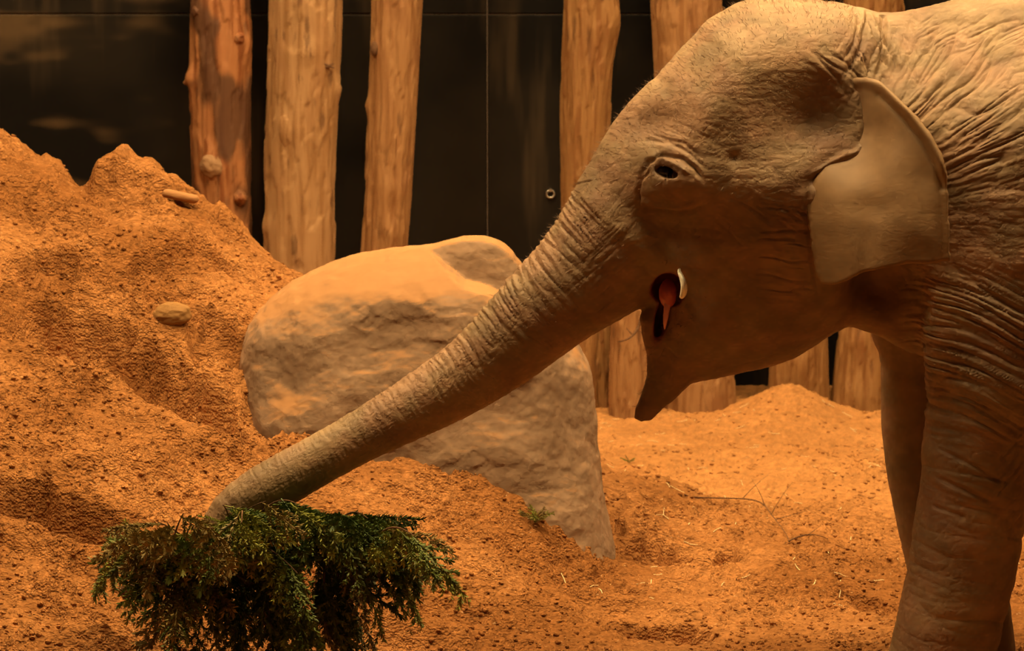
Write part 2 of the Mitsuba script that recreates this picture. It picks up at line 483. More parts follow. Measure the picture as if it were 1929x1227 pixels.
# ---------------------------------------------------------------- ground and heap
HPTS = [  # (px, py, depth) on the sand surface
    (-260, 150, 11.2), (-120, 200, 11.1), (0, 250, 11.0), (60, 302, 11.0), (110, 312, 11.0), (150, 345, 11.0), (185, 318, 11.0), (220, 292, 11.0), (260, 312, 10.95), (340, 352, 10.9), (400, 378, 10.9), (440, 415, 10.9),
    (470, 442, 10.9), (510, 468, 10.9), (545, 492, 10.9), (600, 520, 10.9),
    (0, 400, 10.6), (150, 420, 10.65), (280, 430, 10.65), (400, 470, 10.65),
    (0, 545, 10.15), (120, 570, 10.15), (250, 585, 10.15), (330, 600, 10.2), (420, 585, 10.3),
    (0, 740, 9.6), (150, 740, 9.65), (300, 800, 9.55), (420, 830, 9.55), (520, 735, 10.1), (620, 755, 10.05),
    (0, 900, 9.1), (150, 890, 9.2), (300, 900, 9.3), (150, 1010, 8.9), (0, 980, 8.9), (0, 1100, 8.55), (200, 1100, 8.65), (0, 1227, 8.2), (220, 1227, 8.35), (400, 1227, 8.5), (560, 1227, 8.65),
    (700, 850, 9.85), (850, 858, 9.9), (960, 885, 9.9), (1010, 905, 9.9), (1060, 950, 9.9), (1110, 1000, 9.92), (1150, 1045, 9.95), (1160, 1060, 10.1),
    (700, 970, 9.4), (850, 1000, 9.45), (950, 1090, 9.3), (760, 1227, 8.8), (950, 1227, 8.95), (700, 1100, 9.1),
    (1125, 852, 10.9), (1200, 895, 10.8), (1280, 945, 10.6), (1400, 1003, 10.2), (1500, 1055, 9.9), (1700, 1150, 9.4),
    (1180, 1000, 10.2), (1250, 1080, 9.85), (1350, 1110, 9.65), (1500, 1150, 9.45), (1100, 1130, 9.5)]
hp = ats(HPTS, 0)
flat = []
for x in np.arange(-7, 8.1, 1.0):
    for y in (4.5, 5.5, 6.4):
        flat.append((x, y, 0))
for x in (-0.6, 0.0, 0.6, 1.2, 1.8, 2.4, 3.4, 5, 7):
    for y in (7.3, 8.0): flat.append((x, y, 0))
for y in (8.6, 9.2, 9.8, 10.6, 11.4, 12.2, 13.0, 13.8, 14.6):
    for x in (1.9, 2.4, 3.4, 5, 7): flat.append((x, y, 0))
for x in (0.2, 0.7, 1.2, 1.6):
    for y in (11.5, 12.0, 12.5, 13.2, 14.2): flat.append((x, y, 0))
for x in np.arange(-7, 0.1, 1.0):
    flat += [(x, 13.4 if x > -3 else 14.5, 0), (x, 14.2, 0)]
flat += [(1.3, 8.7, 0), (0.8, 8.7, 0), (0.4, 8.6, 0), (1.5, 9.5, .0), (1.45, 10.6, 0), (1.1, 11.2, 0), (-1.7, 7.1, 0.0), (-1.0, 7.4, 0), (-0.7, 7.8, .0)]
flat += [(-3, 8, .35), (-3, 9, .8), (-3, 10, 1.2), (-3.2, 11, 1.6), (-5, 10.5, 1.0), (-5, 8, 0.2), (-3, 12, .9), (-1.8, 11.7, 1.05), (-1.2, 11.7, .75), (-.8, 11.5, .65), (-1.8, 12.4, .5), (-1, 12.4, .25), (0.1, 11.0, .45), (-.3, 10.6, .6)]
ctrl = np.vstack([hp, np.array(flat, float)])
HB = RBFInterpolator(ctrl[:, :2], ctrl[:, 2], kernel='linear', smoothing=0.0008, neighbors=40)
GX = np.unique(np.round(np.r_[np.linspace(-9, -2.3, 60), np.arange(-2.3, 2.5, 0.0065), np.linspace(2.5, 9, 60)], 5))
GY = np.unique(np.round(np.r_[np.linspace(3.0, 7.6, 60), np.arange(7.6, 11.3, 0.0065), np.arange(11.3, 14.2, 0.018)], 5))
cxs, cys = np.arange(-9.1, 9.15, 0.06), np.arange(2.9, 14.4, 0.06)
CX, CY = np.meshgrid(cxs, cys, indexing='ij')
HC = ndimage.gaussian_filter(HB(np.stack([CX.ravel(), CY.ravel()], 1)).reshape(CX.shape), 0.8)
HC = np.maximum(HC, 0)


def Hbase(x, y):
    return ndimage.map_coordinates(HC, [(np.asarray(x) - cxs[0]) / 0.06, (np.asarray(y) - cys[0]) / 0.06], order=3, mode='nearest')


def onsand(px, py, y0=8.0, y1=13.9):
    """where the pixel's ray meets the base sand"""
    Y = np.linspace(y0, y1, 500)
    P = np.array([at(px, py, y) for y in Y])
    below = P[:, 2] < Hbase(P[:, 0], P[:, 1])
    return P[np.argmax(below)] if below.any() else P[-1]


PEAKS = [(212, 290, 11.0, .068, .16, .055), (262, 318, 10.95, .080, .14, .045), (150, 345, 11.0, .06, .2, -.05), (20, 262, 11.0, .06, .2, .02), (105, 310, 11.0, .05, .12, .025), (330, 350, 10.9, .10, .12, .03), (440, 420, 10.9, .08, .12, .04)]


def Hdetail(x, y, h):
    p = np.stack([x, y, 0 * x], -1)
    heap = sstep(0.0, 0.15, h)
    d = np.zeros_like(h)

    wob = 0.05 * (meshkit.fbm(p * 9, 3, 17) - 0.5) + 0.022 * (meshkit.noise(p * 38, 18) - 0.5)

    def line(pts, w, amp, pw=2):
        q = np.array([onsand(*a)[:2] for a in pts])
        dist, fr = polydist(x, y, q)
        dist = np.maximum(dist + wob * (2.0 if pw > 2 else 0.6), 0)
        return amp * np.exp(-(dist / w) ** pw) * sstep(0, 0.12, fr) * sstep(1.0, 0.88, fr)
    # trenches (negative) and their lips (positive)
    d += line([(20, 588), (110, 625), (210, 655), (300, 700), (400, 765), (480, 830)], 0.125, -0.19, 6)
    d += line([(-40, 590), (60, 640), (180, 720), (300, 790), (400, 840), (480, 870)], 0.07, 0.05)
    d += line([(30, 548), (200, 570), (330, 600), (420, 585)], 0.07, 0.05)
    d += line([(350, 632), (420, 650), (480, 690)], 0.09, -0.10, 6)
    d += line([(500, 735), (480, 790), (520, 820)], 0.08, -0.07, 4)
    d += line([(-60, 935), (40, 950), (110, 975), (180, 995), (250, 1020)], 0.10, -0.16, 6)
    d += line([(-60, 1000), (80, 1025), (150, 1060), (230, 1100)], 0.06, 0.045)
    d += line([(60, 905), (150, 885), (290, 868), (330, 865)], 0.05, 0.04)
    d += line([(245, 545), (290, 512), (370, 498), (460, 505)], 0.055, -0.07, 5)
    d += line([(270, 575), (330, 590), (420, 575)], 0.05, -0.05, 4)
    d += line([(100, 490), (250, 470), (420, 470)], 0.08, 0.06)
    d += line([(150, 365), (200, 352), (290, 368), (330, 385)], 0.07, -0.06, 4)
    d += line([(0, 480), (70, 500), (150, 520)], 0.07, -0.07, 4)
    d += line([(60, 370), (110, 400), (200, 430)], 0.06, 0.05)
    d += line([(1180, 1010), (1240, 1045), (1300, 1055)], 0.055, -0.075, 4)
    d += line([(1345, 1040), (1400, 1050)], 0.055, -0.07, 4)
    d += line([(1150, 1172), (1200, 1192), (1270, 1186), (1330, 1208)], 0.05, -0.075, 4)
    d += line([(1060, 1120), (1130, 1140), (1220, 1150), (1340, 1170)], 0.05, 0.04)
    d += line([(700, 1190), (800, 1195), (900, 1215)], 0.05, 0.045)
    d += line([(980, 900), (1040, 930), (1100, 985), (1145, 1035)], 0.04, 0.03)
    d += line([(1580, 1110), (1640, 1135), (1700, 1150)], 0.05, -0.05, 4)
    d += line([(1560, 980), (1640, 985), (1700, 975)], 0.06, 0.03)
    q = at(1495, 745, 13.25)
    d += 0.15 * np.exp(-(((x - q[0]) / 0.22) ** 2 + ((y - q[1]) / 0.35) ** 2))
    n1 = meshkit.fbm(p * 3.2, 3, 3) - 0.5
    n2 = meshkit.fbm(p * 11.0, 3, 4) - 0.5
    w = np.stack([x + 0.05 * n2, y * 1.2 + 0.05 * n1, 0 * x], -1)
    n3 = meshkit.noise(w * 26, 5); n4 = meshkit.noise(w * 55 + 7, 6)
    patch = sstep(0.42, 0.62, meshkit.fbm(p * 4.5 + 40, 3, 8))
    d += heap * 0.10 * n1 + (1 - heap) * 0.035 * n1 + (0.020 + 0.030 * heap) * n2
    n5 = 1 - abs(2 * meshkit.fbm(w * 9 + 13, 3, 7) - 1)
    d += (0.3 + 0.7 * patch) * (0.024 * (n3 ** 1.5 - 0.35) + 0.024 * (n4 ** 2 - 0.33)) * (0.45 + 0.55 * heap)
    d += (0.4 + 0.6 * patch) * 0.015 * (meshkit.noise(w * 92 + 3, 9) ** 2 - 0.33)
    d -= (0.4 + 0.6 * patch) * 0.020 * n5 ** 6 * (0.4 + 0.6 * heap)
    for px, py, Y, rx, ry, am in PEAKS:
        q = at(px, py, Y)
        d += am * np.exp(-((x - q[0]) / rx) ** 4 - ((y - q[1]) / ry) ** 4)
    return d


MX, MY = np.meshgrid(GX, GY, indexing='ij')
MB = Hbase(MX, MY)
near = (MX > -2.8) & (MX < 3)
MZ = MB + Hdetail(MX, MY, MB)
sy = lambda F: ndimage.map_coordinates(F, [np.interp(sx_, GX, np.arange(len(GX))), np.interp(sy_, GY, np.arange(len(GY)))], order=1)


def sandz(x, y):
    return ndimage.map_coordinates(MZ, [np.interp(np.atleast_1d(x), GX, np.arange(len(GX))), np.interp(np.atleast_1d(y), GY, np.arange(len(GY)))], order=1)


def hit(px, py, y0=8.0, y1=13.9):
    """where the pixel's ray meets the finished sand"""
    Y = np.linspace(y0, y1, 900)
    d = np.array([at(px, py, 1.0)])[0] - CAM
    P = CAM + d * Y[:, None]
    b = P[:, 2] < sandz(P[:, 0], P[:, 1])
    return P[np.argmax(b)] if b.any() else P[-1]


gv = np.stack([MX, MY, MZ], -1).reshape(-1, 3)
ii, jj = np.meshgrid(np.arange(len(GX) - 1), np.arange(len(GY) - 1), indexing='ij')
L = len(GY)
q = np.stack([ii * L + jj, (ii + 1) * L + jj, (ii + 1) * L + jj + 1, ii * L + jj + 1], -1).reshape(-1, 4)
hq = (MB.ravel()[q].mean(1) > 0.045)


def submesh(q):
    u, inv = np.unique(q, return_inverse=True)
    f = inv.reshape(-1, 4)
    return gv[u], np.vstack([f[:, [0, 1, 2]], f[:, [0, 2, 3]]])


add('floor', submesh(q[~hq]), 'sand', 'level sandy floor of the hall', kind='structure')
add('sand_heap', submesh(q[hq]), 'sand', 'large heap of loose orange sand sloping down from the left', 'sand heap')
# loose clumps
cl = []
tmpl = [blob((0, 0, 0), (1, 1, .75), s, 0.9, 0) for s in range(6)]
n_ = 44000
cy_ = np.where(rng.random(n_) < 0.9, rng.uniform(8.0, 12.6, n_), rng.uniform(12, 13.5, n_))
cx_ = rng.uniform(-0.2, 0.2, n_) * cy_
ok = meshkit.fbm(np.stack([cx_ * 2.5, cy_ * 2.5, 0 * cx_ + 3.0], -1), 2, 4) > rng.uniform(0.3, 0.65, n_)
cx_, cy_ = cx_[ok][:17000], cy_[ok][:17000]
cz_ = sandz(cx_, cy_)
for x, y, z in zip(cx_, cy_, cz_):
    r = 0.002 + 0.009 * rng.random() ** 3.5
    v, f = tmpl[rng.integers(6)]
    a = rng.uniform(0, 6.28)
    Rm = np.array([[math.cos(a), -math.sin(a), 0], [math.sin(a), math.cos(a), 0], [0, 0, 1]])
    cl.append((v @ Rm.T * r + [x, y, z + r * 0.25], f))
add('sand_clumps', join(cl), 'sand', 'loose crumbs of sand strewn over heap and floor', kind='stuff')

# ---------------------------------------------------------------- boulder
BY = 10.35
bp = ats([(452, 650), (470, 600), (505, 568), (560, 528), (640, 495), (720, 477), (800, 472), (840, 461), (880, 453), (920, 455), (952, 468), (978, 497), (1015, 545), (1055, 600), (1092, 650),
          (1112, 690), (1124, 760), (1127, 850), (1140, 940), (1154, 1000), (1160, 1050), (1140, 1110), (1000, 1180), (700, 1150), (500, 950), (456, 760)], BY)[:, [0, 2]]
gb = Grid2(-1.3, 0.8, -0.3, 1.5, 0.006)
bd = gb.signed(chaikin(bp, 1), 1.5)
_x, _z = gb.X, gb.Z


def bump2(X, Z, px, py, Y, rx, ry, amp, ang=0.0):
    q = at(px, py, Y); c, s = math.cos(math.radians(ang)), math.sin(math.radians(ang))
    dx, dz = X - q[0], Z - q[2]
    u, v = dx * c + dz * s, -dx * s + dz * c
    m = mpp(Y)
    return amp * np.exp(-(u / (rx * m)) ** 2 - (v / (ry * m)) ** 2)


bW = 0.46 + 0 * _x
bW = bW - 0.26 * sstep(1.02, 1.34, _z) - 0.0
bW += bump2(_x, _z, 520, 700, 10.0, 60, 80, -0.10) + bump2(_x, _z, 760, 560, 10, 150, 60, 0.05, 10)
bW += bump2(_x, _z, 1080, 800, 10, 60, 250, -0.08) + bump2(_x, _z, 850, 680, 10, 260, 60, 0.03, 20)
hump = gb.signed(ats([(780, 440), (800, 490), (835, 520), (872, 547), (925, 562), (1000, 600), (1040, 560), (980, 430)], 10.0)[:, [0, 2]], 1.0)
bW = ndimage.gaussian_filter(np.maximum(bW, 0.12), 2)


def fboulder(P):
    X, Y, Z = P.T
    d, W = gb.cubic(bd, X, Z), gb.cubic(bW, X, Z)
    w = Y - BY - 0.34 * (Z - 0.75)
    qq = 1 - np.minimum(d / 0.20, 1)
    f = (np.sqrt((w / W) ** 2 + qq ** 2) - 1) * 0.2
    f = np.maximum(f, np.minimum(BY + 0.06 - Y + 0.5 * (Z - 1.2), gb.cubic(hump, X, Z)))
    c = P * [1, 1, 1.25]
    f = f + 0.055 * (meshkit.fbm(c * 2.6, 2, 21) - 0.5)* np.clip(d/0.1,0.0,1) + 0.014 * (meshkit.fbm(c * 9, 4, 22) - 0.5)
    return f + 0.003 * sstep(0.5, 0.6, meshkit.fbm(c * 6 + 3, 3, 25))


def grid_mesh(f, lo, hi, h):
    ax = [np.arange(a, b + h, h) for a, b in zip(lo, hi)]
    out = np.empty([len(a) for a in ax], np.float32)
    for i0 in range(0, len(ax[0]), 24):
        X, Y, Z = np.meshgrid(ax[0][i0:i0 + 24], ax[1], ax[2], indexing='ij')
        out[i0:i0 + 24] = f(np.stack([X.ravel(), Y.ravel(), Z.ravel()], 1)).reshape(X.shape)
    return outward(surface_nets(out, np.array(lo), h))


V, F = grid_mesh(fboulder, (-1.15, 9.5, -0.15), (0.55, 11.15, 1.42), 0.016)
V, F = refine(V, F, V[:, 1] < BY + 0.25)
V = project(V, fboulder, 1)
add('boulder', (V, F), 'rock', 'big pale grey boulder half buried in sand behind the trunk', 'boulder')

# small things on the sand
p = hit(322, 596)
add('stone', blob(p + [0, 0.02, 0.002], (.074, .06, .046), 3, 0.35), 'pebble', 'small rounded ochre stone in the sand left of the boulder', 'stone')
p = [hit(a, b) + [0, -0.02, c] for a, b, c in ((312, 372, .035), (340, 382, .04), (374, 390, .035))]
v, f = tube(spline(p, 14), np.r_[.012, np.full(12, .024), .010], 10)
v[:, 2] = v[:, 2].mean() + (v[:, 2] - v[:, 2].mean()) * 0.75
v[:, 2] -= 0.012
add('driftwood', outward((v, f)), 'drift_wood', 'short flat piece of bare wood on the heap crest below the bark patched post', 'wood piece')

# ---------------------------------------------------------------- elephant
EY = 8.4
NY = 8.06
HEADP = [(1392, 2), (1335, 36), (1280, 94), (1238, 142), (1192, 184), (1152, 234), (1115, 297), (1080, 358), (1048, 418), (1020, 470), (1040, 540), (1085, 600), (1130, 604), (1165, 592), (1192, 577), (1216, 556), (1226, 566), (1206, 594),
         (1204, 602), (1209, 630), (1218, 668), (1220, 700), (1212, 732), (1198, 766), (1193, 795), (1198, 816), (1212, 810), (1238, 780), (1264, 758), (1288, 736), (1304, 722), (1340, 715),
         (1400, 702), (1446, 692), (1497, 674), (1542, 645), (1577, 618), (1600, 590), (1680, 480), (1720, 330), (1700, 160), (1660, 70), (1625, 24), (1570, 3), (1480, -3)]
gh = Grid2(-0.3, 1.45, 0.85, 2.3, 0.006)
hd = gh.signed(ats(HEADP, EY)[:, [0, 2]], 1.2)
WPT = [(1400, 40, .25), (1500, 30, .26), (1320, 90, .27), (1420, 140, .29), (1540, 120, .28), (1650, 120, .29), (1220, 220, .21), (1160, 290, .18), (1100, 400, .15), (1040, 470, .135), (1300, 230, .285),
       (1400, 250, .315), (1500, 240, .285), (1600, 260, .315), (1260, 330, .285), (1350, 345, .325), (1430, 345, .338), (1500, 345, .342), (1600, 350, .35), (1250, 420, .23), (1340, 430, .295), (1430, 430, .328), (1530, 430, .33), (1620, 430, .33),
       (1180, 480, .17), (1130, 560, .15), (1230, 500, .185), (1300, 520, .225), (1400, 520, .27), (1500, 530, .29), (1600, 520, .30), (1240, 600, .12), (1320, 620, .20), (1420, 620, .225), (1520, 600, .245), (1215, 750, .055), (1250, 690, .10),
       (1330, 690, .15), (1420, 680, .17), (1200, 800, .04), (1700, 250, .32), (1700, 450, .32)]
wp = ats([(a, b) for a, b, c in WPT], 8.12)[:, [0, 2]]
hW = RBFInterpolator(wp, np.array([c for a, b, c in WPT]), kernel='thin_plate_spline', smoothing=1e-4)(np.stack([gh.X.ravel(), gh.Z.ravel()], 1)).reshape(gh.X.shape)
hW = np.clip(hW, 0.035, 0.38)
for a in [(1232, 240, 62, 30, -.045, 25), (1300, 200, 70, 40, .015, 0), (1265, 350, 62, 48, .030, 0), (1195, 330, 26, 70, -.012, 10), (1555, 230, 60, 55, -.032, 0), (1385, 298, 16, 15, -.006, 0),
          (1430, 345, 110, 50, .006, 6), (1238, 440, 36, 58, -.035, 0), (1300, 428, 75, 30, -.022, 0), (1225, 460, 40, 50, -.016, 40), (1430, 420, 90, 40, -.003, 0), (1390, 200, 26, 130, .008, 8), (1600, 285, 70, 16, .02, 35), (1640, 255, 40, 12, -.02, 35), (1560, 310, 60, 14, -.03, 38),
          (1400, 90, 60, 60, .010, 0), (1290, 120, 40, 40, -.008, 0)]:
    hW += bump2(gh.X, gh.Z, a[0], a[1], 8.1, a[2], a[3], a[4], a[5])
hW = ndimage.gaussian_filter(np.maximum(hW, 0.03), 1.5)

TORSO = [(1500, 120), (1560, 40), (1620, 24), (1660, 25), (1710, 20), (1760, 8), (1820, -6), (1920, -22), (2100, -50), (2350, -70), (2650, -30), (2900, 90), (3030, 300), (3050, 560), (2980, 760), (2800, 830),
         (2500, 850), (2200, 820), (2020, 770), (1900, 720), (1780, 690), (1700, 660), (1655, 632), (1610, 620), (1578, 600), (1540, 520), (1500, 300)]
gt = Grid2(0.4, 3.6, 0.4, 2.4, 0.01)
td = gt.signed(chaikin(ats(TORSO, EY)[:, [0, 2]], 1), 1.5)
TW = [(1560, 100, .24), (1650, 60, .20), (1750, 60, .24), (1650, 200, .30), (1750, 200, .36), (1850, 100, .30), (1920, 200, .42), (1780, 350, .38), (1850, 350, .44), (1920, 400, .47), (1700, 420, .28), (1690, 520, .16), (1740, 500, .26), (1740, 580, .22), (1800, 500, .40), (1850, 540, .44), (1920, 560, .46),
      (1620, 560, .16), (1700, 600, .18), (1780, 640, .28), (2100, 200, .50), (2100, 500, .52), (2300, 300, .56), (2300, 600, .54), (2600, 300, .55), (2600, 600, .52), (2900, 300, .45), (2900, 650, .42), (2400, 0, .35), (2700, 50, .35)]
tp = ats([(a, b) for a, b, c in TW], 8.05)[:, [0, 2]]
tW = RBFInterpolator(tp, np.array([c for a, b, c in TW]), kernel='linear', smoothing=1e-3)(np.stack([gt.X.ravel(), gt.Z.ravel()], 1)).reshape(gt.X.shape)
tW = ndimage.gaussian_filter(np.clip(tW, 0.12, 0.58), 6)

TRK = [(1185, 440, 8.4, 128), (1122, 503, 8.4, 106), (1032, 577, 8.4, 94), (965, 640, 8.4, 83), (880, 708, 8.4, 70.5), (780, 768, 8.39, 60), (672, 827, 8.37, 50.5), (566, 886, 8.35, 50), (484, 932, 8.34, 49),
       (420, 985, 8.32, 38), (418, 1045, 8.30, 34), (470, 1082, 8.28, 30), (530, 1078, 8.26, 26), (565, 1045, 8.26, 22)]
tk = spline([(*at(a, b, y), r * mpp(y)) for a, b, y, r in TRK], 46)


def leg(pts, Y):
    return [(*at(c, row, yy), r * mpp(yy)) for row, c, r, yy in [(p[0], p[1], p[2], p[3] if len(p) > 3 else Y) for p in pts]]


LEGS = [leg([(330, 1905, 180, 8.22), (470, 1900, 162, 8.16), (600, 1893, 156, 8.12), (700, 1882, 146, 8.1), (780, 1866, 127, 8.1), (850, 1851, 117, 8.1), (950, 1833, 107, 8.1), (1080, 1810, 105, 8.1), (1227, 1776, 102, 8.1), (1310, 1762, 107, 8.09), (1365, 1752, 114, 8.08)], 8.1),
        leg([(450, 1790, 150, 8.68), (600, 1765, 128), (700, 1752, 94), (800, 1752, 93), (880, 1760, 92), (980, 1778, 90), (1080, 1800, 90), (1160, 1812, 95), (1227, 1815, 100), (1250, 1815, 102)], 8.75),
        leg([(300, 2700, 330, 8.3), (550, 2720, 270, 8.2), (800, 2730, 180), (950, 2740, 140), (1150, 2760, 118), (1290, 2750, 118), (1350, 2745, 128)], 8.15),
        leg([(300, 2580, 330, 8.5), (550, 2590, 270, 8.6), (800, 2590, 170), (950, 2590, 130), (1100, 2600, 110), (1220, 2595, 110), (1260, 2590, 120)], 8.68)]


def cones(P, chain, k=None, sy=1.0):
    out = np.full(len(P), 5.0)
    C = np.asarray(chain)
    m = ((P > C[:, :3].min(0) - 0.4) & (P < C[:, :3].max(0) + 0.4)).all(1)
    if not m.any():
        return out
    Q = P[m]
    best = np.full(len(Q), 5.0)
    for a, b in zip(C[:-1], C[1:]):
        ba = b[:3] - a[:3]
        d = Q - a[:3]
        t = np.clip(d @ ba / (ba @ ba), 0, 1)
        best = np.minimum(best, np.linalg.norm(d - t[:, None] * ba, axis=1) - (a[3] + t * (b[3] - a[3])))
    out[m] = best
    return out


def ell(P, c, r, ang=0.0):
    d = P - np.asarray(c)
    a = math.radians(ang); ca, sa = math.cos(a), math.sin(a)
    u, w = d[:, 0] * ca + d[:, 2] * sa, -d[:, 0] * sa + d[:, 2] * ca
    k = np.sqrt((u / r[0]) ** 2 + (d[:, 1] / r[1]) ** 2 + (w / r[2]) ** 2)
    return (k - 1) * min(r)


MOUTH = [(at(1258, 545, 8.28), (.046, .15, .055), -20), (at(1246, 600, 8.34), (.017, .09, .060), -12)]
EYEC = at(1254, 324, EY - 0.275)


def felephant(P):
    X, Y, Z = P.T
    w = Y - EY
    d, W = gh.cubic(hd, X, Z), gh.cubic(hW, X, Z)
    R = 0.20
    f = (np.sqrt((w / W) ** 2 + (1 - np.minimum(d / R, 1)) ** 2) - 1) * np.minimum(W, R)
    f = np.where((X > gh.x0) & (X < 1.43) & (Z > 0.87) & (Z < 2.28), f, 1.0)
    f = smin(f, cones(P, tk), 0.035)
    for c, r, a in MOUTH:
        f = -smin(-f, ell(P, c, r, a), 0.012)
    f = -smin(-f, ell(P, EYEC + [0, -0.01, 0], (.048, .036, .016), -14), 0.006)
    d, W = gt.cubic(td, X, Z), gt.cubic(tW, X, Z)
    R = 0.42
    t = (np.sqrt((w / W) ** 2 + (1 - np.minimum(d / R, 1)) ** 2) - 1) * np.minimum(W, R)
    t = np.where((X > 0.42) & (Z > 0.42), t, 1.0)
    t = smin(t, smin(cones(P, LEGS[0]), cones(P, LEGS[1]), 0.02), 0.09)
    t = smin(t, smin(cones(P, LEGS[2]), cones(P, LEGS[3]), 0.02), 0.12)
    t = np.maximum(t, -Z + 0.005)
    f = smin(f, t, 0.05)
    return -smin(-f, ell(P, at(1674, 562, 8.06), (.112, .30, .125), 0), 0.04)


V, F = grid_mesh(felephant, (-1.0, 7.76, -0.05), (3.5, 9.06, 2.32), 0.016)
lab = trimesh.graph.connected_component_labels(np.vstack([F[:, [0, 1]], F[:, [1, 2]]]), node_count=len(V))
big = np.argmax(np.bincount(lab))
keep = lab[F[:, 0]] == big
u, inv = np.unique(F[keep], return_inverse=True)
V, F = V[u], inv.reshape(-1, 3)
V = project(V, felephant, 1)
roi = lambda V, m: (side_view(V)[0] < 2010) & (V[:, 1] < m)
V, F = refine(V, F, roi(V, 8.75))
V, F = refine(V, F, roi(V, 8.42) & (side_view(V)[1] < 1260))
V = project(V, felephant, 2)
N = vnormals(V, F)
PX, PY = side_view(V)
nearside = sstep(0.02, 0.12, EY - V[:, 1])


def near2d(pts, Y=NY):
    return ats(pts, Y)[:, [0, 2]]


def crease(n, sharp):
    return -np.clip(1 - abs(2 * n - 1), 0, 1) ** sharp


disp = np.zeros(len(V))
# trunk rings
Tp = tk[:, :3]
kd = cKDTree(spline(Tp, 900))
dist, ti = kd.query(V)
tt = ti / 899.0
axis = spline(Tp, 900)
tan = np.gradient(axis, axis=0); tan /= np.linalg.norm(tan, axis=1, keepdims=True)
rel = V - axis[ti]
upn = np.cross(tan[ti], [0, 1, 0]); upn /= np.linalg.norm(upn, axis=1, keepdims=True)
upn *= np.sign(upn[:, 2:3])
rad = np.maximum(np.linalg.norm(rel, axis=1), 1e-6)
side = (rel * upn).sum(1) / rad
ontrunk = sstep(1190, 1060, PX + 0.25 * (PY - 500)) * (dist < 0.22) * sstep(1200, 1120, PX)
length = np.linalg.norm(np.diff(axis, axis=0), axis=1).sum()
s = tt * length
ww = meshkit.noise(np.stack([s * 6, side * 1.5 + 5, V[:, 1] * 5], -1), 3)
c1 = meshkit.noise(np.stack([s * 66 + 3.0 * ww, side * 1.3 + 3, V[:, 1] * 4], -1), 11)
c2 = meshkit.noise(np.stack([s * 130 + 3.0 * ww, side * 2.2 + 3, V[:, 1] * 7], -1), 12)
c3 = meshkit.noise(np.stack([s * 7, side * 9, V[:, 1] * 40], -1), 15)
fade = 0.12 + 0.88 * sstep(0.62, 0.12, tt)
disp += ontrunk * fade * (0.0050 * crease(c1, 4) + 0.0026 * crease(c2, 4)) * (0.35 + 0.65 * sstep(-0.6, 0.7, side))
disp += ontrunk * fade * 0.0017 * np.sin(s * 2 * np.pi / 0.025 + 5 * ww) * sstep(0.3, 0.95, side)
disp += ontrunk * 0.0007 * crease(c3, 4) + ontrunk * 0.0016 * sstep(0.2, 0.5, tt) * crease(c2, 3)
# fine net of wrinkles everywhere
fine = meshkit.fbm(V * [30, 30, 34], 2, 31)
disp += (1 - ontrunk) * 0.0016 * crease(fine, 5)
Xs, Zs = V[:, 0], V[:, 2]


def wr(mask, across, along, fa, fl, amp, seed, sharp=4, warp=2.0):
    wv = meshkit.noise(np.stack([across * fa * 0.25, along * fl * 1.7, V[:, 1] * 2], -1), seed + 1)
    n1 = meshkit.noise(np.stack([across * fa + warp * wv, along * fl, V[:, 1] * 3], -1), seed)
    n2 = meshkit.noise(np.stack([across * fa * 2.1 + warp * wv, along * fl * 2 + 9, V[:, 1] * 5], -1), seed + 2)
    return mask * amp * (crease(n1, sharp) + 0.5 * crease(n2, sharp))


def spot(px, py, rx, ry, p=2):
    return np.exp(-(abs((PX - px) / rx) ** p + abs((PY - py) / ry) ** p))


notear = 1.0
# neck: upright folds behind the crown
disp += nearside * wr(spot(1680, 70, 70, 90, 4), Xs + 0.25 * Zs, Zs, 34, 4, 0.011, 41)
disp += nearside * wr(spot(1640, 130, 50, 60, 4), Xs - 0.6 * Zs, Zs, 34, 5, 0.009, 44)
# folds fanning out from behind the ear over the neck
e0 = at(1560, 420, 8.0)
th, rr = np.arctan2(Zs - e0[2], Xs - e0[0]), np.hypot(Xs - e0[0], Zs - e0[2])
disp += nearside * wr(spot(1800, 190, 130, 150, 4) * sstep(60, 130, PY + 0.3 * (PX - 1700)), th, rr, 21, 5.0, 0.0085, 47)
disp += nearside * wr(spot(1880, 300, 110, 260, 4), th * 0.6 - 0.2 * Zs, rr, 30, 7, 0.0038, 50)
disp += nearside * wr(sstep(20, 50, PY) * sstep(120, 60, PY) * sstep(1720, 1780, PX), Xs * 0.5 - Zs, Xs, 40, 8, 0.006, 53)
# shoulder and foreleg: level folds
legm = sstep(1715, 1760, PX) * sstep(470, 540, PY) * sstep(860, 760, PY) * (V[:, 1] < 8.45)
disp += wr(legm, Zs + 0.06 * np.sin(Xs * 9), Xs, 56, 3.6, 0.0085, 56, 4, 0.9)
legl = sstep(1640, 1700, PX) * sstep(760, 840, PY) * (V[:, 1] < 8.45)
disp += wr(legl, Zs + 0.25 * Xs, Xs, 16, 3.0, 0.0045, 59, 7)
disp += wr(legl * sstep(1860, 1920, PX) * sstep(1050, 900, PY), Zs * 0.7 - Xs * 0.8, Zs, 38, 6, 0.006, 62)
# jaw and cheek: fine level lines by the ear
disp += nearside * wr(spot(1490, 480, 50, 110, 4), Zs + 0.1 * Xs, Xs, 50, 8, 0.006, 65)
disp += nearside * wr(spot(1440, 420, 90, 45, 4), Zs + 0.7 * Xs, Xs, 38, 6, 0.004, 68)
disp += nearside * wr(spot(1590, 140, 70, 50, 4), Zs + 0.9 * Xs, Xs, 34, 6, 0.006, 71)
disp += nearside * wr(spot(1300, 270, 60, 40, 4), Zs + 0.35 * Xs, Xs, 60, 7, 0.004, 74)
disp += nearside * wr(spot(1140, 480, 70, 120, 4), Xs * 0.7 - Zs * 0.7, Xs + Zs, 38, 6, 0.004, 77)
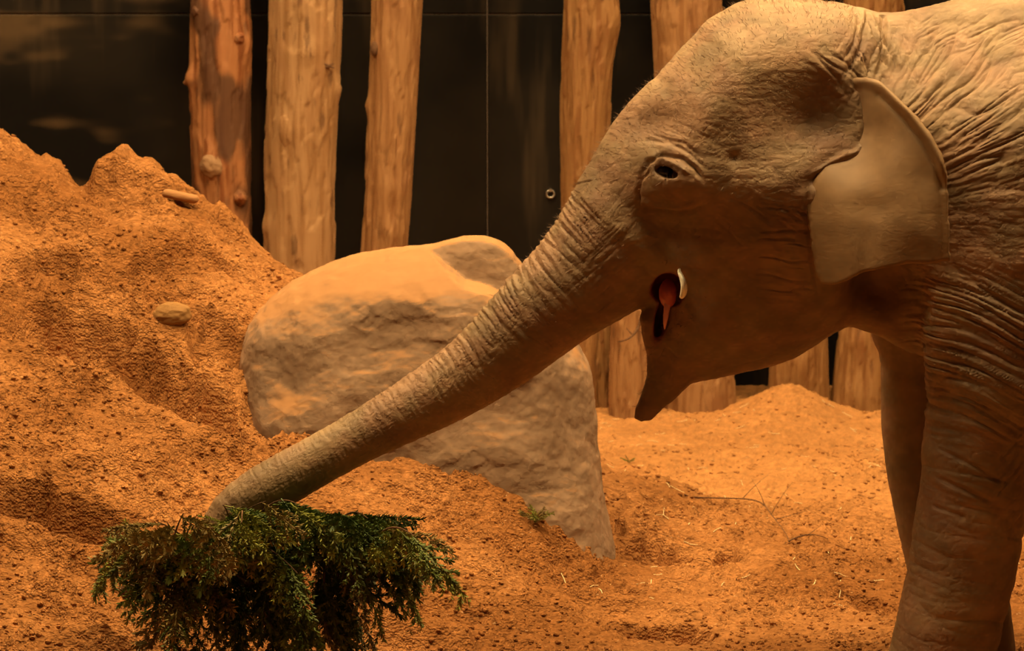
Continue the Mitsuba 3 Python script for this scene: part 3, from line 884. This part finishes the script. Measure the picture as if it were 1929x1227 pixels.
# drawn creases of the face
for pts, wdt, dep in [
    ([(1206, 345), (1222, 312), (1250, 296), (1285, 299), (1310, 318), (1326, 342)], .006, -.012),
    ([(1228, 303), (1255, 304), (1282, 316), (1300, 330)], .007, .008),
    ([(1226, 326), (1209, 346), (1204, 372), (1209, 392)], .005, -.011),
    ([(1211, 398), (1225, 404), (1260, 409), (1300, 404), (1335, 384)], .010, -.010),
    ([(1214, 388), (1240, 396), (1290, 394), (1326, 376)], .009, .008),
    ([(1218, 272), (1262, 272), (1300, 290), (1328, 318)], .006, -.006),
    ([(1235, 262), (1290, 272), (1322, 298)], .005, -.005),
    ([(1525, 350), (1560, 322), (1600, 300), (1640, 262)], .014, -.012),
    ([(1530, 330), (1575, 306), (1612, 288), (1632, 270)], .010, .014),
    ([(1523, 352), (1520, 400), (1530, 470), (1545, 560)], .008, -.008),
    ([(1295, 560), (1275, 600), (1262, 660)], .010, -.008),
    ([(1700, 30), (1690, 110), (1672, 150)], .008, -.015), ([(1668, 30), (1650, 90), (1615, 140)], .007, -.012), ([(1640, 30), (1622, 80), (1600, 110)], .006, -.009),
    ([(1765, 905), (1820, 925), (1870, 945)], .007, -.008), ([(1760, 960), (1820, 975)], .006, -.006), ([(1770, 850), (1840, 880), (1890, 910)], .006, -.006)]:
    q2 = near2d(pts, 7.95 if pts[0][0] > 1640 else NY)
    m = (abs(PX - np.mean([a for a, b in pts])) < 160) & (abs(PY - np.mean([b for a, b in pts])) < 200) & (V[:, 1] < EY - 0.04)
    dd, fr = polydist(Xs[m], Zs[m], q2)
    disp[m] += dep * np.exp(-(dd / wdt) ** 2) * np.minimum(1, 6 * np.minimum(fr, 1 - fr) + 0.25)
hole = spot(1385, 298, 9, 9) * nearside
disp -= 0.008 * hole
V = V + N * disp[:, None]
N2 = vnormals(V, F)

# skin colour: grey brown hide with dust, freckles and a paler patch over the cheekbone
nz = lambda s_, o, sd: meshkit.fbm(V * s_ + 20, o, sd)
blotch = sstep(0.35, 0.68, nz(5.0, 3, 81))[:, None]
mott = nz(26.0, 3, 82)[:, None]
speck = sstep(0.70, 0.80, meshkit.noise(V * 95, 83))[:, None]
col = np.array([0.195, 0.118, 0.062]) * (1 - blotch) + np.array([0.265, 0.166, 0.090]) * blotch
col = col * (0.72 + 0.56 * mott)
hue = sstep(0.35, 0.65, nz(10.0, 3, 88))[:, None]
col = col * (np.array([0.90, 0.935, 0.90]) * (1 - hue) + np.array([1.01, 0.925, 0.93]) * hue)
dust = (sstep(0.45, 0.7, nz(9.0, 3, 84)) * sstep(300, 60, PY) * (PX > 1050))[:, None]
col = col * (1 - 0.30 * dust) + np.array([0.46, 0.31, 0.175]) * 0.30 * dust
pale = (spot(1430, 335, 110, 40, 2) * sstep(0.35, 0.6, nz(14.0, 3, 85)))[:, None] * nearside[:, None]
col = col * (1 - 0.4 * pale) + np.array([0.50, 0.36, 0.22]) * 0.4 * pale
col = col * (1 + 0.10 * speck)
rimc = (spot(1258, 321, 34, 15) * nearside)[:, None]
col = col * (1 - 0.7 * rimc) + np.array([0.04, 0.022, 0.013]) * 0.7 * rimc
mo = np.minimum.reduce([ell(V, c, r, a) for c, r, a in MOUTH[:2]])
inm = sstep(0.012, -0.002, mo)[:, None]
col = col * (1 - inm) + np.array([0.20, 0.045, 0.028]) * inm
col = np.clip(col, 0.01, 0.9)
tag('elephant', 'brown dusty elephant reaching its outstretched trunk to the green branch', 'elephant')
add('elephant__body', (V, F), 'elephant_skin', color=col)
print('elephant', len(V), len(F))

# ear
EARP = [(1604, 166), (1616, 155), (1642, 151), (1664, 155), (1692, 183), (1722, 213), (1750, 250), (1769, 288), (1777, 322), (1779, 400), (1781, 484), (1742, 490), (1700, 492), (1652, 503), (1622, 512),
        (1596, 530), (1572, 542), (1553, 541), (1543, 522), (1536, 480), (1530, 430), (1523, 388), (1529, 360), (1548, 332), (1578, 300), (1606, 276), (1618, 250), (1606, 210)]
ER = 7.97
ge = Grid2(0.78, 1.28, 1.30, 1.98, 0.004)
ed = ge.signed(ats(EARP, ER)[:, [0, 2]], 0.8)
EM = [(1606, 165, 8.21), (1640, 152, 8.10), (1664, 155, 8.05), (1725, 215, 7.965), (1776, 320, 7.90), (1779, 480, 7.885), (1700, 492, 7.90), (1620, 512, 7.945), (1555, 541, 8.03), (1536, 480, 8.055), (1523, 388, 8.085), (1560, 320, 8.09), (1608, 272, 8.16),
      (1612, 220, 8.20), (1660, 215, 8.05), (1680, 300, 7.97), (1640, 350, 7.99), (1700, 400, 7.91), (1620, 430, 7.965), (1580, 420, 8.005), (1740, 330, 7.93)]
em = RBFInterpolator(ats([(a, b) for a, b, c in EM], ER)[:, [0, 2]], np.array([c for a, b, c in EM]), kernel='thin_plate_spline', smoothing=1e-5)(np.stack([ge.X.ravel(), ge.Z.ravel()], 1)).reshape(ge.X.shape)
for a in [(1630, 480, 10, 70, .010, 0), (1600, 440, 12, 60, -.006, 10), (1690, 440, 70, 50, -.005, 0), (1680, 345, 90, 45, -.010, 0), (1768, 420, 8, 120, .012, 0), (1640, 390, 40, 20, .008, 0)]:
    em += bump2(ge.X, ge.Z, a[0], a[1], ER, a[2], a[3], a[4], a[5])
em += 0.010 * (meshkit.fbm(np.stack([ge.X * 12, ge.Z * 9, 0 * ge.X], -1), 3, 91) - 0.5)
em = ndimage.gaussian_filter(em, 2)
SG = np.full(ge.X.shape, 9.0)
for yy in np.arange(8.40, 7.80, -0.01):
    fv = felephant(np.stack([ge.X.ravel(), np.full(ge.X.size, yy), ge.Z.ravel()], 1)).reshape(ge.X.shape)
    SG = np.where(fv < 0, yy, SG)
SG = ndimage.gaussian_filter(np.minimum(SG, 8.3), 3)
att, _f = polydist(ge.X, ge.Z, ats([(1606, 150), (1600, 210), (1612, 250), (1600, 284)], ER)[:, [0, 2]])
bl = np.exp(-(att / 0.055) ** 2)
em = ndimage.gaussian_filter(em * (1 - bl) + (SG + 0.004 + 0.022 * np.exp(-(att / 0.022) ** 2)) * bl, 2)
rim, rf = polydist(ge.X, ge.Z, ats([(1604, 164), (1640, 158), (1664, 165), (1712, 215), (1742, 256), (1762, 300), (1772, 345)], ER)[:, [0, 2]])
rimw = 0.010 * np.exp(-(rim / 0.013) ** 2) * sstep(1.0, 0.85, rf) * sstep(0.0, 0.22, rf)
rimw = ndimage.gaussian_filter(rimw, 1)
eth = 0.011 * (1 - 0.6 * bl) + rimw


def fear(P):
    X, W_, Z = P.T
    d = ge.cubic(ed, X, Z)
    th_ = ge.cubic(eth, X, Z)
    qq = 1 - np.minimum(d / 0.012, 1)
    return (np.sqrt((W_ / th_) ** 2 + qq ** 2) - 1) * 0.010


Ve, Fe = grid_mesh(fear, (0.79, -0.03, 1.31), (1.27, 0.03, 1.97), 0.0045)
Ve = project(Ve, fear, 1, 0.001, 0.004)
Ve[:, 1] += ge.cubic(em - 1.0 * rimw, Ve[:, 0], Ve[:, 2])
fold, _ = polydist(Ve[:, 0], Ve[:, 2], ats([(1664, 182), (1706, 226), (1736, 268), (1756, 310), (1768, 350)], ER)[:, [0, 2]])
Ve[:, 1] += 0.010 * np.exp(-(fold / 0.008) ** 2)
b1 = meshkit.fbm(Ve * 7 + 3, 3, 95)[:, None]; b2 = meshkit.fbm(Ve * 30, 3, 96)[:, None]
ec = (np.array([0.17, 0.095, 0.040]) * (1 - b1) + np.array([0.245, 0.145, 0.065]) * b1) * (0.8 + 0.4 * b2)
be = ge.look(np.exp(-(att / 0.08) ** 2), Ve[:, 0], Ve[:, 2])[:, None]
ec = ec * (1 - be) + np.array([0.230, 0.142, 0.076]) * (0.72 + 0.56 * meshkit.fbm(Ve * 26 + 20, 3, 82))[:, None] * be
add('elephant__ear', outward((Ve, Fe)), 'ear_skin', color=ec)
Vf = Ve * [1, -1, 1] + [0, 2 * EY, 0]
add('elephant__ear', outward((Vf, Fe)), 'ear_skin', color=ec)

# short bristles along brow, crown and trunk
hm = ((V[:, 1] < EY + 0.05) & (V[:, 2] > 0.9) & (PX < 1640) & (PX > 560)) * np.clip(N2[:, 2] * 0.8 + 0.35 - 0.5 * N2[:, 0], 0, 1) ** 2 * (0.4 + 0.6 * (PX > 1000))
hp_ = rng.choice(len(V), 2600, replace=False, p=hm / hm.sum())
hv = []
for i in hp_:
    dd_ = N2[i] + rng.normal(size=3) * 0.35
    dd_ /= np.linalg.norm(dd_)
    l_ = rng.uniform(.008, .022)
    o_ = np.cross(dd_, rng.normal(size=3)); o_ /= np.linalg.norm(o_)
    q_ = np.cross(dd_, o_)
    hv.append((np.array([V[i] + .0006 * o_, V[i] - .0004 * o_ + .0005 * q_, V[i] - .0004 * o_ - .0005 * q_, V[i] + dd_ * l_ + np.array([-.2, 0, -.1]) * l_]), np.array([[0, 1, 3], [1, 2, 3], [2, 0, 3]])))
scene['hair'] = two(principled((0.20, 0.12, 0.06), 0.5, 0.4))
add('elephant__hair', join(hv), 'hair', 'sparse short bristles', kind='stuff', smooth=False)

# eye, tusk, tongue
scene['eye_dark'] = principled((0.012, 0.007, 0.005), 0.08, 0.6)
scene['ivory'] = principled((0.95, 0.90, 0.74), 0.35, 0.5)
scene['tongue'] = principled((0.42, 0.085, 0.06), 0.4, 0.5)
scene['lip_pink'] = principled((0.62, 0.25, 0.21), 0.45, 0.5)
s_ = trimesh.creation.icosphere(subdivisions=4, radius=0.023); s_.apply_translation(EYEC + [0, 0.027, 0])
add('elephant__eye', s_, 'eye_dark')
s2 = s_.copy(); s2.vertices = np.array(s_.vertices) * [1, -1, 1] + [0, 2 * EY, 0]; s2.invert()
add('elephant__eye', s2, 'eye_dark')
tu = spline([(*at(a, b, y), r) for a, b, y, r in ((1280, 508, 8.19, .004), (1283, 520, 8.155, .0075), (1288, 535, 8.14, .0095), (1288, 550, 8.145, .010), (1283, 560, 8.16, .006))], 16)
add('elephant__tusk', outward(tube(tu[:, :3], tu[:, 3], 14)), 'ivory', 'short white tusk')
add('elephant__tongue', blob(at(1258, 553, 8.285), (.026, .06, .042), 5, 0.1), 'tongue', 'red tongue')
tg = spline([(*at(a, b, y), r) for a, b, y, r in ((1258, 568, 8.25, .010), (1255, 590, 8.245, .0085), (1253, 607, 8.25, .006), (1252, 620, 8.26, .002))], 12)
add('elephant__lip_edge', outward(tube(tg[:, :3], tg[:, 3], 10)), 'lip_pink', 'pink inner lip')

# ---------------------------------------------------------------- green branch held by the trunk
needle = []


def sprig_mesh(seed, L=0.26, droop=0.10):
    r = np.random.default_rng(seed)
    s = np.linspace(0, 1, 10)
    path = np.stack([s * L, 0.012 * np.sin(s * 4 + seed), -droop * s ** 2], 1)
    tw = tube(path, np.linspace(.0028, .0009, 10), 5)
    V, F = [], []
    subs = [(path, 1.0)]
    for k in range(7):
        t0 = 0.15 + 0.11 * k
        b = np.array([np.interp(t0, s, path[:, c]) for c in range(3)])
        sg = 1 if k % 2 else -1
        l = L * 0.42 * (1.1 - t0)
        u = np.linspace(0, 1, 5)[:, None]
        subs.append((b + u * [l * 0.8, sg * l * 0.62, -0.02] + u ** 2 * [0, 0, -0.03], 0.8))
    for pth, sc in subs:
        n = int(105 * np.linalg.norm(np.diff(pth, axis=0), axis=1).sum() / 0.26 * (1.0 if sc == 1 else 1.2))
        for k in range(n):
            t0 = r.uniform(0.05, 1)
            x = np.linspace(0, 1, len(pth))
            b = np.array([np.interp(t0, x, pth[:, c]) for c in range(3)])
            d = pth[-1] - pth[0]; d = d / np.linalg.norm(d)
            o = r.normal(size=3); o -= d * (o @ d); o /= np.linalg.norm(o)
            dirn = d * r.uniform(.5, 1.0) + o * 0.8; dirn /= np.linalg.norm(dirn)
            l = r.uniform(.018, .032) * sc
            wv = np.cross(dirn, o); wv = wv / np.linalg.norm(wv) * 0.0036
            i = len(V)
            V += [b - wv * .6, b + wv * .6, b + dirn * l * .6 + wv, b + dirn * l * .6 - wv, b + dirn * l]
            F += [[i, i + 1, i + 2], [i, i + 2, i + 3], [i + 3, i + 2, i + 4]]
    return join([tw, (np.array(V), np.array(F))])


for i, c in enumerate([(0.098, 0.128, 0.020), (0.19, 0.195, 0.030), (0.05, 0.080, 0.016), (0.19, 0.135, 0.036)]):
    scene['leaf_%d' % i] = two(principled(c, 0.55, 0.3))
SPR = [sprig_mesh(k, 0.24 + 0.03 * (k % 3), 0.04 + 0.03 * (k % 4)) for k in range(6)]
SPP = [[mikit.ply(m, 'leaf_%d' % c, smooth=False) for c in range(4)] for m in SPR]
B = 'conifer_branch'
tag(B, 'leafy green conifer branch gripped by the elephant trunk tip', 'branch')
stem = spline([at(232, 1118, 8.22), at(300, 1098, 8.23), at(380, 1070, 8.26), at(470, 1020, 8.27), at(560, 1010, 8.28), at(640, 1020, 8.28), at(720, 1050, 8.26)], 40)
add(B + '__stem', outward(tube(stem, np.linspace(.020, .006, 40), 10)), 'bark')
d = stem[0] - stem[1]; d /= np.linalg.norm(d)
add(B + '__cut_end', outward(tube([stem[0] - d * .002, stem[0] + d * .004], [.0205, .019], 14)), 'cut_wood', 'pale sawn end')
TGT = [(690, 1195), (640, 1180), (580, 1205), (520, 1190), (450, 1185), (400, 1165), (345, 1150), (300, 1120), (270, 1060), (255, 1020), (300, 1000), (360, 990), (430, 985), (745, 1070), (745, 1000), (720, 1010), (700, 985), (640, 985), (690, 1110), (590, 985), (500, 1150), (610, 1140), (420, 1110), (350, 1060), (480, 970), (680, 1060), (560, 1080), (455, 985), (520, 995), (400, 995), (600, 1010), (520, 1050), (470, 1100), (345, 968), (420, 952), (500, 945), (300, 985), (560, 950), (780, 1010), (800, 1060)]
nspr = 0
limbs = []
for k, (px, py) in enumerate(TGT):
    e = at(px, py, 8.16 + 0.22 * rng.uniform(-1, 1) - (0.12 if k > 26 else 0))
    t0 = np.clip(0.25 + 0.60 * (px - 300) / 450 + rng.uniform(-.16, .16), 0.15, 0.98)
    b = stem[int(t0 * 39)]
    mid = (b + e) / 2 + [0, rng.uniform(-.05, .05), 0.05]
    pth = spline([b, mid, e], 14)
    add(B + '__twig', outward(tube(pth, np.linspace(.005, .0015, 14), 6)), 'bark')
    for j in range(7):
        i = int(2 + j * 1.7)
        o = pth[min(i, 13)]
        d = pth[min(i + 1, 13)] - pth[min(i, 12)]; d /= np.linalg.norm(d)
        d = d + rng.normal(size=3) * [.40, .40, .22] + [0.16, 0, -0.34]
        d[2] = min(d[2], 0.12)
        d /= np.linalg.norm(d)
        up = np.array([rng.normal() * .5, rng.normal() * .5, 1.0]); y = np.cross(up, d); y /= np.linalg.norm(y); z = np.cross(d, y)
        sc = rng.uniform(.60, .92)
        M = np.eye(4); M[:3, 0], M[:3, 1], M[:3, 2], M[:3, 3] = d * sc, y * sc, z * sc, o
        key = B + ('__sprig' if nspr == 0 else '__sprig_%03d' % nspr)
        ci = rng.choice(4, p=[.36, .30, .16, .18] if px > 360 else [.25, .25, .10, .40])
        scene[key] = {**SPP[rng.integers(6)][ci], 'to_world': T(M.tolist())}
        nspr += 1

# ---------------------------------------------------------------- straw
sv = []
while len(sv) < 170:
    x, y = rng.uniform(0.1, 2.0), rng.uniform(9.4, 13.3)
    a_ = rng.uniform(0, 3.14); l_ = rng.uniform(.02, .06)
    dx_ = np.array([math.cos(a_), math.sin(a_)]) * l_
    pp = [np.array([x + t_ * dx_[0], y + t_ * dx_[1], 0]) for t_ in (0, .5, 1)]
    for q_ in pp: q_[2] = sandz(q_[0], q_[1])[0] + .004
    sv.append(tube(pp, .0016, 5))
scene['straw'] = two(principled((0.72, 0.55, 0.30), 0.6, 0.3))
add('straw', join(sv), 'straw', 'scattered bits of pale straw on the sandy floor', kind='stuff', smooth=False)

# ---------------------------------------------------------------- twigs and tufts
def twig(key, pts, lab, r=0.004, side=()):
    tag(key, lab, 'twig')
    main = spline(pts, 18)
    add(key + '__stalk', outward(tube(main, np.linspace(r, r * .4, 18), 6)), 'bark')
    for t0, dx, dz in side:
        b = main[int(t0 * 17)]
        add(key + '__shoot', outward(tube(spline([b, b + [dx * .5, 0, dz * .6], b + [dx, 0.02, dz]], 8), np.linspace(r * .5, r * .2, 8), 5)), 'bark')


fl = lambda px, py, dz=.012: hit(px, py, 9.0, 13.8) + [0, 0, dz]
twig('twig', [fl(1290, 938), fl(1350, 953, .03), fl(1410, 965, .05), fl(1450, 985, .04), fl(1476, 1005), fl(1478, 1030)], 'thin bent twig lying on bright sand between boulder and legs', .003,
     [(.35, .10, .09), (.5, -.05, .10), (.6, .08, .12), (.7, .12, .03)])
twig('twig_001', [fl(1486, 1026), fl(1520, 1018, .02), fl(1560, 1022)], 'short thin twig lying nearest the far foreleg', .003, [(.5, .05, .03)])
twig('twig_002', [at(1206, 606, 13.05), at(1192, 632, 13.02), at(1180, 640, 13.0), at(1164, 644, 13.02)], 'dark crooked twig sticking out before the short upright log', .008, [(.5, -.03, .03)])
for n, (px, py, lab, num) in enumerate([(1008, 985, 'small green sprig on the sand slope before the boulder', 9), (1185, 872, 'tiny green tuft right of the boulder edge', 4)]):
    key = 'green_sprig' if n == 0 else 'green_sprig_%03d' % n
    tag(key, lab, 'sprig')
    b = hit(px, py, 9.0)
    for k in range(num):
        a = k / num * 6.28 + .4
        d = np.array([math.cos(a), math.sin(a) * .7, 1.1]); d /= np.linalg.norm(d)
        y = np.cross([0, 0, 1], d); y /= np.linalg.norm(y); z = np.cross(d, y)
        sc = .26 if n == 0 else .15
        M = np.eye(4); M[:3, 0], M[:3, 1], M[:3, 2], M[:3, 3] = d * sc, y * sc, z * sc, b
        scene[key + ('__frond' if k == 0 else '__frond_%03d' % k)] = {**SPP[k % 6][3 if k % 2 else 1], 'to_world': T(M.tolist())}
